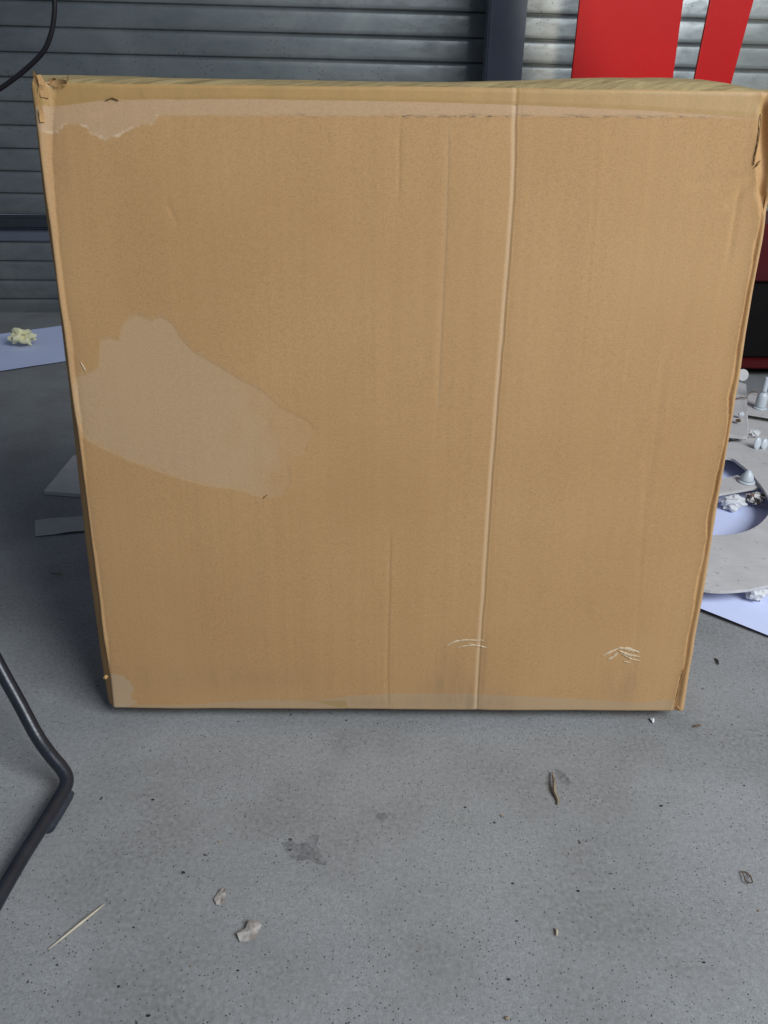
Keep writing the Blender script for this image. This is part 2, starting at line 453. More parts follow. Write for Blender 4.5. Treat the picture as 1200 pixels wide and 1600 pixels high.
# ------------------------------------------------------------------ cardboard box
W, H, T = .7791, .7512, .160
YAW, LEAN = R(.54), R(8.04)
BX, BY, BZ = .0222, .7947, .0224
box = empty('cardboard_box', (BX, BY, BZ), (-LEAN, 0, YAW))
tag(box, 'large worn brown cardboard box with wrinkled clear tape along its top edge', 'box')
bpy.context.view_layer.update()
BM = np.array(box.matrix_world); BI = np.linalg.inv(BM)
def uv(px, py):
    """pixel -> local (x, z) on the front plane of the box"""
    o = BI[:3, :3] @ CAM + BI[:3, 3]; d = BI[:3, :3] @ ray(px, py); k = -o[1] / d[1]
    q = o + d * k; return q[0], q[2]
def sdf(poly, X, Z):
    """signed distance, positive inside"""
    P = np.array([uv(*p) for p in poly]); d2 = np.full(X.shape, 1e9); ins = np.zeros(X.shape, bool)
    n = len(P)
    for i in range(n):
        a = P[i]; b = P[(i + 1) % n]; e = b - a
        wx = X - a[0]; wz = Z - a[1]
        t = np.clip((wx * e[0] + wz * e[1]) / (e @ e + 1e-12), 0, 1)
        d2 = np.minimum(d2, (wx - e[0] * t) ** 2 + (wz - e[1] * t) ** 2)
        c = ((a[1] > Z) != (b[1] > Z)) & (X < (b[0] - a[0]) * (Z - a[1]) / (b[1] - a[1] + 1e-12) + a[0])
        ins ^= c
    d = np.sqrt(d2); return np.where(ins, d, -d)
def pline(pts, Z):
    """x on a polyline as a function of local z"""
    P = np.array(sorted([uv(*p)[::-1] for p in pts])); return np.interp(Z, P[:, 0], P[:, 1])

XLF, XRF = -W / 2 + .0028, W / 2 + .001
nu, nv = 640, 600
uu = np.linspace(0, 1, nu); vv = np.linspace(0, 1, nv)
X, Z = np.meshgrid(XLF + uu * (XRF - XLF), .0005 + vv * (H - .001))
D = np.zeros(X.shape)                       # outward displacement
D += .0022 * fbm(X * 3.2, Z * 2.3, 11, 3) + .0007 * fbm(X * 11, Z * 6, 5, 2)
D += .0035 * np.sin(np.pi * np.clip((Z / H), 0, 1)) * np.sin(np.pi * uu)[None, :]      # slight bulge
D += .00007 * fbm(X * 95, Z * 1.5, 9, 2)              # flutes
def crease(pts, depth, wl, wr, z0=-1, z1=2, wob=.0012):
    global D
    xc = pline(pts, Z) + wob * fbm(Z * 14, Z * 0, 21, 3)
    s = X - xc
    fade = sst(z0 - .01, z0 + .02, Z) * (1 - sst(z1 - .02, z1 + .01, Z))
    v = np.where(s < 0, np.clip(1 + s / wl, 0, 1), np.clip(1 - s / wr, 0, 1))
    D -= depth * v * fade
    return s
MAIN = [(808, 160), (803, 300), (790, 480), (778, 640), (765, 800), (755, 960), (745, 1108)]
s_main = crease(MAIN, .0014, .0050, .0008, -1, 2)
D -= .0003 * np.exp(-((s_main - .003) / .003) ** 2)
crease([(702, 170), (697, 350), (690, 520)], .0004, .006, .0015, .42, .72)
crease([(610, 850), (608, 960), (606, 1090)], .0005, .005, .0015, .0, .26)
crease([(935, 170), (925, 350), (915, 480)], .00018, .006, .004, .44, .72)
crease([(628, 170), (624, 230)], .0004, .004, .002, .64, .72)
crease([(405, 160), (410, 300), (415, 420)], .0001, .006, .004, .46, .75)
crease([(1012, 700), (1000, 900), (990, 1080)], .0002, .006, .004, .03, .4)
crease([(1158, 280), (1148, 340)], .0006, .004, .006, .58, .66)
crease([(1040, 560), (1090, 440)], .0002, .008, .008, .3, .55)
# diagonal soft folds near the right edge
def fold(p, q, depth, wd):
    global D
    a = np.array(uv(*p)); b = np.array(uv(*q)); e = b - a
    t = ((X - a[0]) * e[0] + (Z - a[1]) * e[1]) / (e @ e); tc = np.clip(t, 0, 1)
    dd = np.hypot(X - a[0] - e[0] * tc, Z - a[1] - e[1] * tc)
    D -= depth * np.exp(-(dd / wd) ** 2) * (1 - abs(tc - .5) * .8)
fold((1080, 285), (1185, 275), .0005, .006)
fold((1140, 320), (1182, 275), .0016, .005)
fold((1010, 720), (1100, 650), .0008, .008)
fold((540, 1106), (610, 1060), .0006, .003)
fold((262, 318), (276, 348), .0004, .003)
fold((150, 178), (215, 150), .0007, .004)
# ---- right edge: crushed corner; a recess, then a raised lip
CR = [(1193, 150), (1190, 200), (1180, 250), (1187, 300), (1186, 340), (1179, 380), (1172, 430), (1163, 480), (1151, 540), (1146, 580), (1137, 620),
      (1137, 655), (1131, 690), (1124, 720), (1118, 745), (1114, 770), (1108, 790), (1103, 815), (1104, 840), (1098, 870), (1090, 900), (1083, 950), (1074, 1000), (1068, 1040), (1058, 1080), (1050, 1108)]
xc = pline(CR, Z) + .0007 * fbm(Z * 40, Z * 0, 31, 3)
s = X - xc; L = np.maximum(XRF - xc, .004)
tt = np.clip(s / L, 0, 1)
D += np.where(s < 0, .0016 * np.exp(s / .006), 0)
rec = -.0030 - .0015 * fbm(Z * 12, Z * 0, 44, 2)
prof = rec + (.0008 - rec) * sst(.10, .62, tt)
D = np.where(s >= 0, prof * sst(0, .0012, s) + (1 - sst(0, .0012, s)) * (D), D)
# tear above the pinched fold
D -= .006 * np.exp(-((X - pline([(1196, 150), (1196, 270), (1192, 300), (1200, 340)], Z)) / .005) ** 2) * sst(.60, .66, Z) * (1 - sst(.73, .745, Z))
# ---- left edge lip
xl = pline([(84, 140), (80, 250), (93, 400), (112, 540), (124, 640), (134, 760), (145, 840), (158, 930), (168, 1000), (172, 1108)], Z) + .0006 * fbm(Z * 30, Z * 0, 51, 3)
s2 = xl - X
D += np.where(s2 > 0, .0035 * np.clip(s2 / .008, 0, 1.2), -.0006 * np.exp(s2 / .004))
# ---- rounded outer edges
def rnd_edge(d, r):
    q = np.clip(r - d, 0, r); return -(r - np.sqrt(np.maximum(r * r - q * q, 0)))
D += rnd_edge(X - XLF, .004) + rnd_edge(XRF - X, .008) + rnd_edge(Z, .003) + rnd_edge(H - Z, .006)
attrs = {}
patch = [(158, 531), (172, 527), (187, 532), (192, 512), (200, 498), (215, 492), (228, 497), (240, 500), (252, 494), (262, 500), (272, 508), (282, 527), (302, 548), (340, 570), (372, 590), (405, 606),
         (440, 636), (480, 655), (496, 672), (482, 690), (478, 705), (462, 712), (452, 730), (455, 752), (442, 772), (415, 777), (380, 765), (320, 757), (260, 740), (200, 718), (160, 700), (132, 684), (122, 660), (116, 600), (122, 588), (155, 575)]
attrs['patch'] = sdf(patch, X, Z)
attrs['patch_fade'] = 1 - .85 * sst(0, 1, (X - uv(340, 650)[0]) / (uv(500, 650)[0] - uv(340, 650)[0]) + .35 * fbm(X * 45, Z * 45, 8, 3))
band_lo = [(60, 166), (100, 164), (160, 157), (180, 156), (300, 155), (400, 155), (560, 157), (700, 160), (850, 165), (1000, 172), (1100, 178), (1190, 185)]
resid = band_lo + [(1140, 184), (1050, 183), (950, 182), (850, 181), (700, 182), (600, 181), (480, 182), (400, 181), (320, 180), (280, 180), (245, 180), (243, 192), (225, 194), (205, 200), (190, 208),
                   (168, 219), (152, 212), (142, 206), (135, 197), (118, 192), (98, 194), (90, 206), (55, 208)]
attrs['residue'] = sdf(resid, X, Z)
rimline = -np.abs(attrs['residue'] + .0003) + .0012
attrs['residue_rim'] = np.where((X < uv(250, 180)[0]) & (Z < uv(150, 168)[1]), rimline, -.01)
bs = [(175, 1112), (178, 1102), (300, 1101), (410, 1094), (490, 1096), (545, 1088), (610, 1084), (720, 1084), (860, 1090), (1000, 1098), (1052, 1092), (1056, 1114)]
attrs['bottom_scuff'] = sdf(bs, X, Z)
attrs['corner_scuff'] = sdf([(160, 1056), (175, 1053), (192, 1056), (204, 1066), (209, 1078), (204, 1090), (214, 1097), (205, 1104), (170, 1112)], X, Z)
attrs['bare_triangle'] = sdf([(492, 1096), (541, 1095), (543, 1107), (528, 1106)], X, Z)
def blob(px, py, rx, rz):
    a = uv(px, py); return np.exp(-((X - a[0]) / rx) ** 2 - ((Z - a[1]) / rz) ** 2)
attrs['grime'] = np.clip(.7 * blob(725, 1075, .045, .022) + .75 * blob(745, 1100, .06, .016) + .6 * blob(975, 1070, .035, .035) + .35 * blob(700, 1040, .03, .04)
    + .5 * blob(90, 240, .012, .03) + .35 * blob(350, 1060, .15, .02) + .4 * np.exp(-((s_main - .006) / .004) ** 2) * (Z < .12)
    + .45 * blob(570, 1098, .09, .01) + .3 * np.exp(-np.abs(xl - X) / .006), 0, 1)
smz = sdf([(0, 170), (1250, 170), (1250, 185), (0, 185)], X, Z)
linez = np.interp(X, [uv(620, 182)[0], uv(820, 181)[0], uv(1150, 184)[0]], [uv(620, 182)[1], uv(820, 181)[1], uv(1150, 184)[1]])
attrs['smudge'] = np.exp(-((Z - linez) / .0016) ** 2) * np.clip(blob(640, 182, .022, .05) + blob(760, 182, .05, .05) + 1.3 * blob(912, 180, .022, .05) + .8 * blob(1030, 182, .05, .05) + .5 * blob(490, 182, .03, .05), 0, 1)
attrs['worn'] = np.clip(1.0 * np.exp(-((s_main + .0025) / .0022) ** 2) + .25 * np.clip(s2 / .004, 0, 1) + .35 * sst(.55, .9, tt) * (s > 0)
    + .25 * np.exp(-((X - pline([(702, 170), (697, 350), (690, 520)], Z)) / .002) ** 2) * (Z > .42) * (Z < .72), 0, 1)
# label patch stands a hair lower with a crisp rim
D -= .00025 * sst(-.001, .001, attrs['patch'])
# irregular outline
Xo = X + np.where(uu[None, :] < .02, (.0010 * fbm(Z * 18, Z * 0, 61, 3)), 0) + np.where(uu[None, :] > .985, (.0016 * fbm(Z * 11, Z * 0, 62, 3)), 0)
Zo = Z + np.where(vv[:, None] > .985, .0008 * fbm(X * 12, X * 0, 71, 3), 0) + np.where(vv[:, None] < .01, .0006 * fbm(X * 20, X * 0, 72, 3), 0)
me = grid(nu, nv, Xo, -D, Zo)
for k, a in attrs.items():
    at = me.attributes.new(k, 'FLOAT', 'POINT'); at.data.foreach_set('value', a.ravel().astype(np.float32))
link('front_panel', me, M['front'], box, smooth=True)
def front_y(x, z):
    """surface depth of the front panel at local x, z"""
    i = int(np.clip((x - XLF) / (XRF - XLF) * (nu - 1), 0, nu - 1)); j = int(np.clip(z / H * (nv - 1), 0, nv - 1))
    return -float(D[j, i])

# clear tape band folded over the top edge, just proud of the panel
n1, n2 = 400, 16
tx = np.linspace(XLF + .002, XRF - .001, n1)
blz = np.array([uv(p, q) for p, q in band_lo]); lo = np.interp(tx, blz[:, 0], blz[:, 1]) + .0004 * fbm(tx * 30, tx * 0, 3, 2)
TX = np.tile(tx, (n2, 1)); TZ = lo[None, :] + (H - .0015 - lo)[None, :] * np.linspace(0, 1, n2)[:, None]
TY = np.array([[front_y(TX[j, i], TZ[j, i]) for i in range(n1)] for j in range(n2)]) - .0003 * np.clip(np.linspace(0, 1, n2) * 5, .15, 1)[:, None]
link('packing_tape', grid(n1, n2, TX, TY, TZ), M['tape'], box, smooth=True)

# top panel: bulging flaps under wrinkled tape
n1, n2 = 420, 60
tx = np.linspace(-W / 2 + .003, W / 2 - .002, n1); ty = np.linspace(.0035, T - .002, n2)
TX, TY = np.meshgrid(tx, ty)
hb = np.interp(tx, [uv(p, 140)[0] for p in (60, 100, 400, 700, 850, 960, 1060, 1110, 1150, 1200)], [.0115, .0115, .0095, .0092, .0125, .0155, .0160, .0150, .0120, .0060])
TZ = H - .0035 + (hb[None, :] + .003) * np.sin(np.clip((TY - .0035) / .030, 0, 1) * np.pi / 2) ** .8 - .006 * np.clip((TY - .06) / .06, 0, 1) ** 2
TZ += .0012 * fbm(TX * 14 + TY * 60, TY * 160 - TX * 10, 14, 3) * sst(.004, .012, TY)
link('top_panel', grid(n1, n2, TX, TY, TZ), M['top'], box, smooth=True)

# side panels: crushed, bulging a little past the front corner
def side(sgn, name, bulge, x0):
    n1, n2 = 40, 300
    ty = np.linspace(.003, T - .001, n1) ; tz = np.linspace(.001, H - .003, n2)
    TY, TZ = np.meshgrid(ty, tz)
    q = np.clip((TY - .003) / .020, 0, 1)
    b = bulge(TZ) * np.sin(q * np.pi / 2) * (1 - .5 * np.clip((TY - .03) / .09, 0, 1)) + .0012 * fbm(TZ * 16, TY * 40, 80 + sgn, 3)
    TX = sgn * (x0 + b)
    return link(name, grid(n1, n2, TX, TY, TZ), M['kraft'], box, smooth=True)
side(-1, 'side_panel', lambda z: .0150 + .003 * np.sin(z * 9) - .005 * sst(.60, .75, z), W / 2 - .0055)
side(1, 'side_panel', lambda z: .0050 + .0015 * np.sin(z * 7 + 1), W / 2 - .0035)
link('back_panel', boxmesh(-W / 2 + .002, W / 2 - .002, T - .001, T + .003, .002, H - .002, .001), M['kraft'], box)
link('bottom_panel', boxmesh(-W / 2 + .002, W / 2 - .002, .003, T - .001, .0005, .0045, .001), M['kraft'], box)

# little strips of torn paper liner lifted off the face
def sliver(pts, wd, name='paper_tear', mat='liner', lift=.0004, seed=0):
    P = [uv(*p) for p in pts]; rn = random.Random(seed); vs = []; fs = []
    m = len(P); fine = []
    for i in range(m - 1):
        for k in range(6):
            t = k / 6; fine.append((P[i][0] * (1 - t) + P[i + 1][0] * t, P[i][1] * (1 - t) + P[i + 1][1] * t))
    fine.append(P[-1]); n = len(fine)
    for i, (x, z) in enumerate(fine):
        a = fine[max(i - 1, 0)]; b = fine[min(i + 1, n - 1)]; dx, dz = b[0] - a[0], b[1] - a[1]; l = math.hypot(dx, dz) or 1
        s = math.sin(math.pi * min(1, (i + .35) / (n - .3))) ** .7 * wd * 1.05 * rn.uniform(.45, 1.35); y = front_y(x, z)
        nx, nz = -dz / l * s, dx / l * s
        vs += [(x + nx, y - .0004, z + nz), (x, y - lift - .0006, z), (x - nx, y - .0004 - lift * .8, z - nz)]
    for i in range(n - 1):
        a = i * 3; fs += [(a, a + 1, a + 4, a + 3), (a + 1, a + 2, a + 5, a + 4)]
    return link(name, pydata(vs, fs), M[mat], box)
sliver([(697, 1008), (712, 1001), (728, 999), (756, 1000)], .0014, seed=1)
sliver([(715, 1011), (728, 1008), (742, 1008)], .0008, seed=2)
sliver([(730, 1005), (745, 1008), (760, 1011)], .0014, seed=3)
sliver([(938, 1026), (950, 1020), (965, 1013), (970, 1010)], .0014, seed=4)
sliver([(950, 1030), (958, 1026), (967, 1018)], .0016, seed=5)
sliver([(966, 1012), (980, 1013), (999, 1019)], .0024, seed=6)
sliver([(966, 1016), (982, 1023), (1000, 1026)], .0024, seed=7)
sliver([(972, 1022), (985, 1029), (1001, 1033)], .0010, seed=8)
sliver([(974, 1033), (985, 1035)], .0010, seed=9)
sliver([(163, 1057), (165, 1062)], .003, mat='kraft_edge', lift=.003, seed=10)
sliver([(126, 566), (131, 574), (134, 580)], .0010, seed=11)
sliver([(412, 777), (418, 772)], .0012, mat='kraft_in', lift=.0008, seed=12)
sliver([(165, 157), (176, 153), (186, 157)], .0007, mat='kraft_in', lift=.0015, seed=13)
# open rip at the upper right corner
sliver([(1189, 178), (1187, 200), (1184, 222), (1179, 243), (1177, 258)], .0005, 'rip', 'kraft_in', .0014, 14)
sliver([(1178, 262), (1184, 256), (1190, 250)], .0009, 'rip', 'kraft_in', .0016, 15)
sliver([(1056, 1096), (1062, 1070), (1066, 1045)], .0010, 'rip', 'kraft_in', .0008, 16)

# mangled upper left corner: torn shreds of liner and flute
rn = random.Random(5)
cx, cz = uv(66, 131)
def shred(x, z, y, ln, wd, ang, seed, mat='shred'):
    r2 = random.Random(seed); vs = []; fs = []; n = 9
    a = ang; px, pz, bend = x, z, r2.uniform(-.16, .16); curl = r2.uniform(.2, .6) * ln; st = r2.uniform(-.0012, .0012)
    for i in range(n):
        t = i / (n - 1); a += bend
        px += math.cos(a) * ln / (n - 1); pz += math.sin(a) * ln / (n - 1); py = y - curl * t * t
        ww = wd * (1 - .55 * t ** 2) * r2.uniform(.85, 1.12)
        vs += [(px - math.sin(a) * ww, py + st, pz + math.cos(a) * ww), (px + math.sin(a) * ww, py - st, pz - math.cos(a) * ww)]
    for i in range(n - 1): fs.append((2 * i, 2 * i + 1, 2 * i + 3, 2 * i + 2))
    return vs, fs
V = []; F = []
for k, (px, py, y, ln, wd, an) in enumerate([(70, 196, -.005, .020, .0022, 1.52), (66, 168, -.003, .018, .0034, 1.50), (74, 158, -.005, .020, .0044, 1.45), (62, 142, -.003, .011, .0034, 2.2),
        (72, 134, -.004, .011, .0022, 2.5), (84, 134, -.005, .016, .0030, .45), (98, 134, -.003, .012, .0012, .15), (55, 150, .002, .012, .0030, 1.5), (66, 130, -.002, .012, .0012, 2.1), (78, 134, -.003, .010, .0014, 1.2)]):
    x_, z_ = uv(px, py)
    v, f = shred(x_, z_, y, ln, wd, an, k + 40)
    F += [tuple(i + len(V) for i in q) for q in f]; V += v
link('torn_corner', pydata(V, F), M['kraft_edge'], box)
cm, _ = crumple((cx + .002, .010, cz - .008), (.009, .008, .013), 77, 7, .4, 3)
link('crushed_flute', cm, M['kraft_in'], box)
cm, _ = crumple((uv(1062, 1100)[0] + .001, .004, .006), (.0045, .004, .006), 78, 6, .4, 3)
link('crushed_flute', cm, M['kraft'], box)

# ------------------------------------------------------------------ things on the right: painting scraps
def zpoly(pts, z): return [on_z(a, b, z) for a, b in pts]
def thing_mesh(name, me, mat, label, cat, group=None, smooth=False):
    """world-coordinate mesh -> a top level object with its origin at its base"""
    co = np.empty(len(me.vertices) * 3, np.float32); me.vertices.foreach_get('co', co); co = co.reshape(-1, 3)
    c = np.array([co[:, 0].mean(), co[:, 1].mean(), co[:, 2].min()]); co -= c
    me.vertices.foreach_set('co', co.ravel()); me.update()
    o = link(name, me, mat, None, smooth); o.location = c; tag(o, label, cat, group); return o
def sheet(corners, z, curl, n=40):
    a, b, c, d = [np.array(on_z(p, q, 0)) for p, q in corners]
    s, t = np.meshgrid(np.linspace(0, 1, n), np.linspace(0, 1, n))
    P = ((1 - s) * (1 - t))[..., None] * a + (s * (1 - t))[..., None] * b + (s * t)[..., None] * c + ((1 - s) * t)[..., None] * d
    zz = z + curl * (np.abs(s - .5) * 2) ** 6 * .6 + curl * (np.abs(t - .5) * 2) ** 5 * (.6 + .4 * np.sin(s * 5)) + .0008 * fbm(P[..., 0] * 9, P[..., 1] * 9, 4, 2)
    return grid(n, n, P[..., 0], P[..., 1], zz)
o = thing_mesh('paper_sheet', sheet([(880, 876), (1420, 1082), (1420, 700), (1020, 690)], .003, .006), M['paper'],
               'large bluish white paper sheet under the curved white board at right', 'paper', smooth=True)

ring_out = [(990, 800), (1010, 870), (1050, 905), (1102, 921), (1150, 922), (1200, 914), (1260, 896), (1310, 865), (1330, 820), (1320, 770), (1290, 725), (1245, 690), (1200, 679), (1170, 684), (1143, 690), (1090, 702), (1040, 722), (1005, 755)]
ring_in = [(1020, 790), (1040, 820), (1080, 834), (1118, 836), (1150, 834), (1175, 826), (1192, 814), (1203, 798), (1203, 783), (1193, 764), (1176, 742), (1158, 726), (1140, 715), (1110, 718), (1070, 735), (1035, 760)]
def smoothloop(P, sub=5):
    n = len(P); out = []
    for i in range(n):
        p0, p1, p2, p3 = [np.array(P[(i + k) % n], float) for k in (-1, 0, 1, 2)]
        for k in range(sub):
            t = k / sub
            out.append(tuple(.5 * (2 * p1 + (-p0 + p2) * t + (2 * p0 - 5 * p1 + 4 * p2 - p3) * t * t + (-p0 + 3 * p1 - 3 * p2 + p3) * t ** 3)))
    return out
def ring_mesh(po, pi, z, th):
    def resamp(loop, n, c):
        A = [on_z(a, b, z) for a, b in smoothloop(loop)]
        an = np.array([math.atan2(v.y - c.y, v.x - c.x) for v in A]); rd = np.array([math.hypot(v.y - c.y, v.x - c.x) for v in A])
        k = np.argsort(an); an = an[k]; rd = rd[k]
        an = np.concatenate([an - 2 * math.pi, an, an + 2 * math.pi]); rd = np.tile(rd, 3)
        g = np.linspace(-math.pi, math.pi, n, endpoint=False); r = np.interp(g, an, rd)
        return [(c.x + r[i] * math.cos(g[i]), c.y + r[i] * math.sin(g[i])) for i in range(n)]
    c = on_z(1110, 775, z); n = 160
    O = resamp(po, n, c); I = resamp(pi, n, c); vs = []
    for (x, y) in O: vs += [(x, y, z), (x, y, z - th)]
    for (x, y) in I: vs += [(x, y, z), (x, y, z - th)]
    fs = []
    for i in range(n):
        j = (i + 1) % n; a, b = 2 * i, 2 * j; c2, d2 = 2 * n + 2 * i, 2 * n + 2 * j
        fs += [(a, b, d2, c2), (a + 1, c2 + 1, d2 + 1, b + 1), (a, a + 1, b + 1, b), (c2, d2, d2 + 1, c2 + 1)]
    return pydata(vs, fs)
ZR = .040
thing_mesh('curved_board', ring_mesh(ring_out, ring_in, ZR, .006), M['board'], 'curved white painted board with a round hole lying over crumpled paper', 'board')
# small slab visible through the hole
slab = zpoly([(1060, 765), (1152, 742), (1190, 760), (1128, 771), (1070, 783)], .032)
thing_mesh('wood_slab', prism(slab, .006, .0006), M['board'], 'small white slab carrying a cone, seen inside the hole of the curved board', 'board')
def lathe(prof, c, seg=28):
    vs = []; fs = []
    for r, z in prof:
        for k in range(seg):
            a = 2 * math.pi * k / seg; vs.append((c[0] + r * math.cos(a), c[1] + r * math.sin(a), c[2] + z))
    for i in range(len(prof) - 1):
        for k in range(seg):
            fs.append((i * seg + k, i * seg + (k + 1) % seg, (i + 1) * seg + (k + 1) % seg, (i + 1) * seg + k))
    fs.append(tuple(range(seg))[::-1]); fs.append(tuple((len(prof) - 1) * seg + k for k in range(seg)))
    return pydata(vs, fs)
c = on_z(1166, 753, .032)
k = (c - Vector(CAM)).length / FPX
cone = empty('plastic_cone', c); tag(cone, 'short white plastic cone on a round washer on the small slab', 'cone')
link('washer', lathe([(11 * k, 0), (12 * k, .001), (12 * k, .003), (10 * k, .004)], (0, 0, 0)), M['cap'], cone, True)
link('cone_tip', lathe([(9 * k, .0042), (9 * k, 5 * k), (8 * k, 9 * k), (5.5 * k, 14 * k), (3 * k, 17 * k), (.8 * k, 18.5 * k)], (0, 0, 0)), M['cap'], cone, True)
def wad(px, py, z0, size, seed, mat, label, ridges=.45, sub=4, name='crumpled_paper'):
    c = on_z(px, py, z0); me, zm = crumple((c.x, c.y, z0 + size[2]), size, seed, 9, ridges, sub)
    dz = z0 + .0005 - min(v.co.z for v in me.vertices)
    for v in me.vertices: v.co.z += dz
    return thing_mesh(name, me, M[mat], label, 'paper')
wad(1143, 795, .004, (.024, .018, .013), 3, 'tissue', 'white paper wad under the small slab, next to the box edge')
wad(1176, 789, .004, (.019, .016, .012), 8, 'printed', 'wad of printed paper with dark marks under the small slab')
wad(1178, 939, .004, (.017, .013, .013), 12, 'tissue', 'white paper wad under the front rim of the curved board')
# pair of white discs leaning on the ring
pd = empty('plastic_petals', on_z(1187, 702, ZR)); tag(pd, 'two oval white plastic petals standing on the curved board', 'plastic piece')
kk = .00135
for dx, hh, tilt in ((-.0085, 11, .25), (.0085, 10, .3)):
    bm = bmesh.new(); bmesh.ops.create_icosphere(bm, subdivisions=3, radius=1)
    for v in bm.verts: v.co = Vector((v.co.x * 6.2 * kk, v.co.y * 2.5 * kk, v.co.z * hh * kk + hh * kk * .92))
    bmesh.ops.rotate(bm, verts=bm.verts, cent=(0, 0, 0), matrix=Matrix.Rotation(-tilt, 3, 'X') @ Matrix.Rotation(.12, 3, 'Y'))
    bmesh.ops.translate(bm, verts=bm.verts, vec=(dx, 0, 0))
    me = bpy.data.meshes.new('x'); bm.to_mesh(me); bm.free(); link('petal', me, M['cap'], pd, True)
# boards behind the ring
lb = zpoly([(1090, 660), (1169, 645), (1200, 650), (1290, 664), (1330, 700), (1290, 715), (1200, 700), (1100, 705)], .026)
thing_mesh('flat_board', prism(lb, .006, .0005), M['board'], 'flat white board partly covered by the curved board at its back', 'board')
bb = zpoly([(1120, 640), (1140, 617), (1200, 612), (1290, 615), (1330, 660), (1260, 656), (1200, 647), (1169, 642)], .050)
thing_mesh('bottle_board', prism(bb, .012, .0008), M['board'], 'white painted board at the back with the nozzle bottle standing on it', 'board')
# paddle board leaning
pz = [(1095, 600, .075), (1152, 596, .075), (1166, 600, .075), (1168, 640, .068), (1170, 676, .060), (1168, 681, .060), (1162, 682, .060), (1080, 672, .060)]
me = prism([on_z(a, b, z) for a, b, z in pz], .008, .0008)
thing_mesh('paddle_board', me, M['board'], 'white paddle shaped board leaning up beside the box edge with brown specks', 'board')
# round knob behind its top
kc = on_y(1160, 603, on_z(1160, 603, .06).y + .02)
bm = bmesh.new(); bmesh.ops.create_cone(bm, cap_ends=True, segments=40, radius1=.0165, radius2=.0165, depth=.006)
bmesh.ops.rotate(bm, verts=bm.verts, cent=(0, 0, 0), matrix=Matrix.Rotation(R(70), 3, 'X'))
bmesh.ops.bevel(bm, geom=[e for e in bm.edges if len(e.link_faces) == 2 and abs(e.calc_face_angle()) > 1], offset=.001, segments=2, affect='EDGES')
bmesh.ops.translate(bm, verts=bm.verts, vec=on_y(1160, 586, kc.y))
me = bpy.data.meshes.new('x'); bm.to_mesh(me); bm.free()
thing_mesh('round_disc', me, M['board'], 'round white disc standing behind the paddle shaped board', 'disc')
# nozzle bottle
bc = on_z(1187, 638, .050); kb = .90 * (bc - Vector(CAM)).length / FPX
bot = empty('nozzle_bottle', bc); tag(bot, 'small white bottle with a tapered nozzle standing on the back board', 'bottle')
link('base_ring', lathe([(9.5 * kb, 0), (10 * kb, .001), (10 * kb, .0035), (8 * kb, .0045)], (0, 0, 0)), M['cap'], bot, True)
link('bottle_body', lathe([(7.6 * kb, .0047), (8 * kb, .008), (8 * kb, 19 * kb), (7.4 * kb, 22 * kb), (5 * kb, 25 * kb), (4.2 * kb, 26 * kb)], (0, 0, 0)), M['cap'], bot, True)
link('nozzle', lathe([(4.0 * kb, 26.2 * kb), (4.0 * kb, 30 * kb), (3.6 * kb, 47 * kb), (3.4 * kb, 49.5 * kb), (2.4 * kb, 50 * kb)], (0, 0, 0)), M['cap'], bot, True)
link('cap_tab', boxmesh(7.6 * kb, 12 * kb, -.003, .003, 22 * kb, 25 * kb, .001), M['cap'], bot)
# twigs
def twig(pts, z, r, label, mat='twig', name='twig', cat='twig'):
    P = [on_z(a, b, z + (dz if len(q) > 2 else 0)) for q in pts for a, b, dz in [(q[0], q[1], q[2] if len(q) > 2 else 0)]]
    return thing_mesh(name, tube(P, r, 6, 4), M[mat], label, cat, smooth=True)
twig([(1164, 625), (1169, 617, .006), (1174, 612, .010), (1182, 613, .006), (1190, 618)], .052, .0012, 'thin brown twig behind the nozzle bottle')
twig([(1150, 623), (1158, 621, .002), (1168, 622)], .0755, .0016, 'dark twig lying across the top of the paddle board')
wad(1153, 660, .067, (.006, .006, .004), 21, 'twig', 'brown crumb on the paddle board near the box edge', .4, 3, 'crumb')['category'] = 'crumb'
wad(1157, 652, .068, (.007, .005, .006), 22, 'cap', 'bright white chip on the paddle board near the box edge', .3, 3, 'plastic_chip')['category'] = 'chip'
wad(1155, 689, .033, (.012, .010, .007), 23, 'printed', 'crumpled dark scrap under the lower edge of the paddle board', .5, 3)
wad(1177, 682, .041, (.014, .012, .008), 24, 'tissue', 'torn white scrap between the paddle board and the petals', .4, 3)

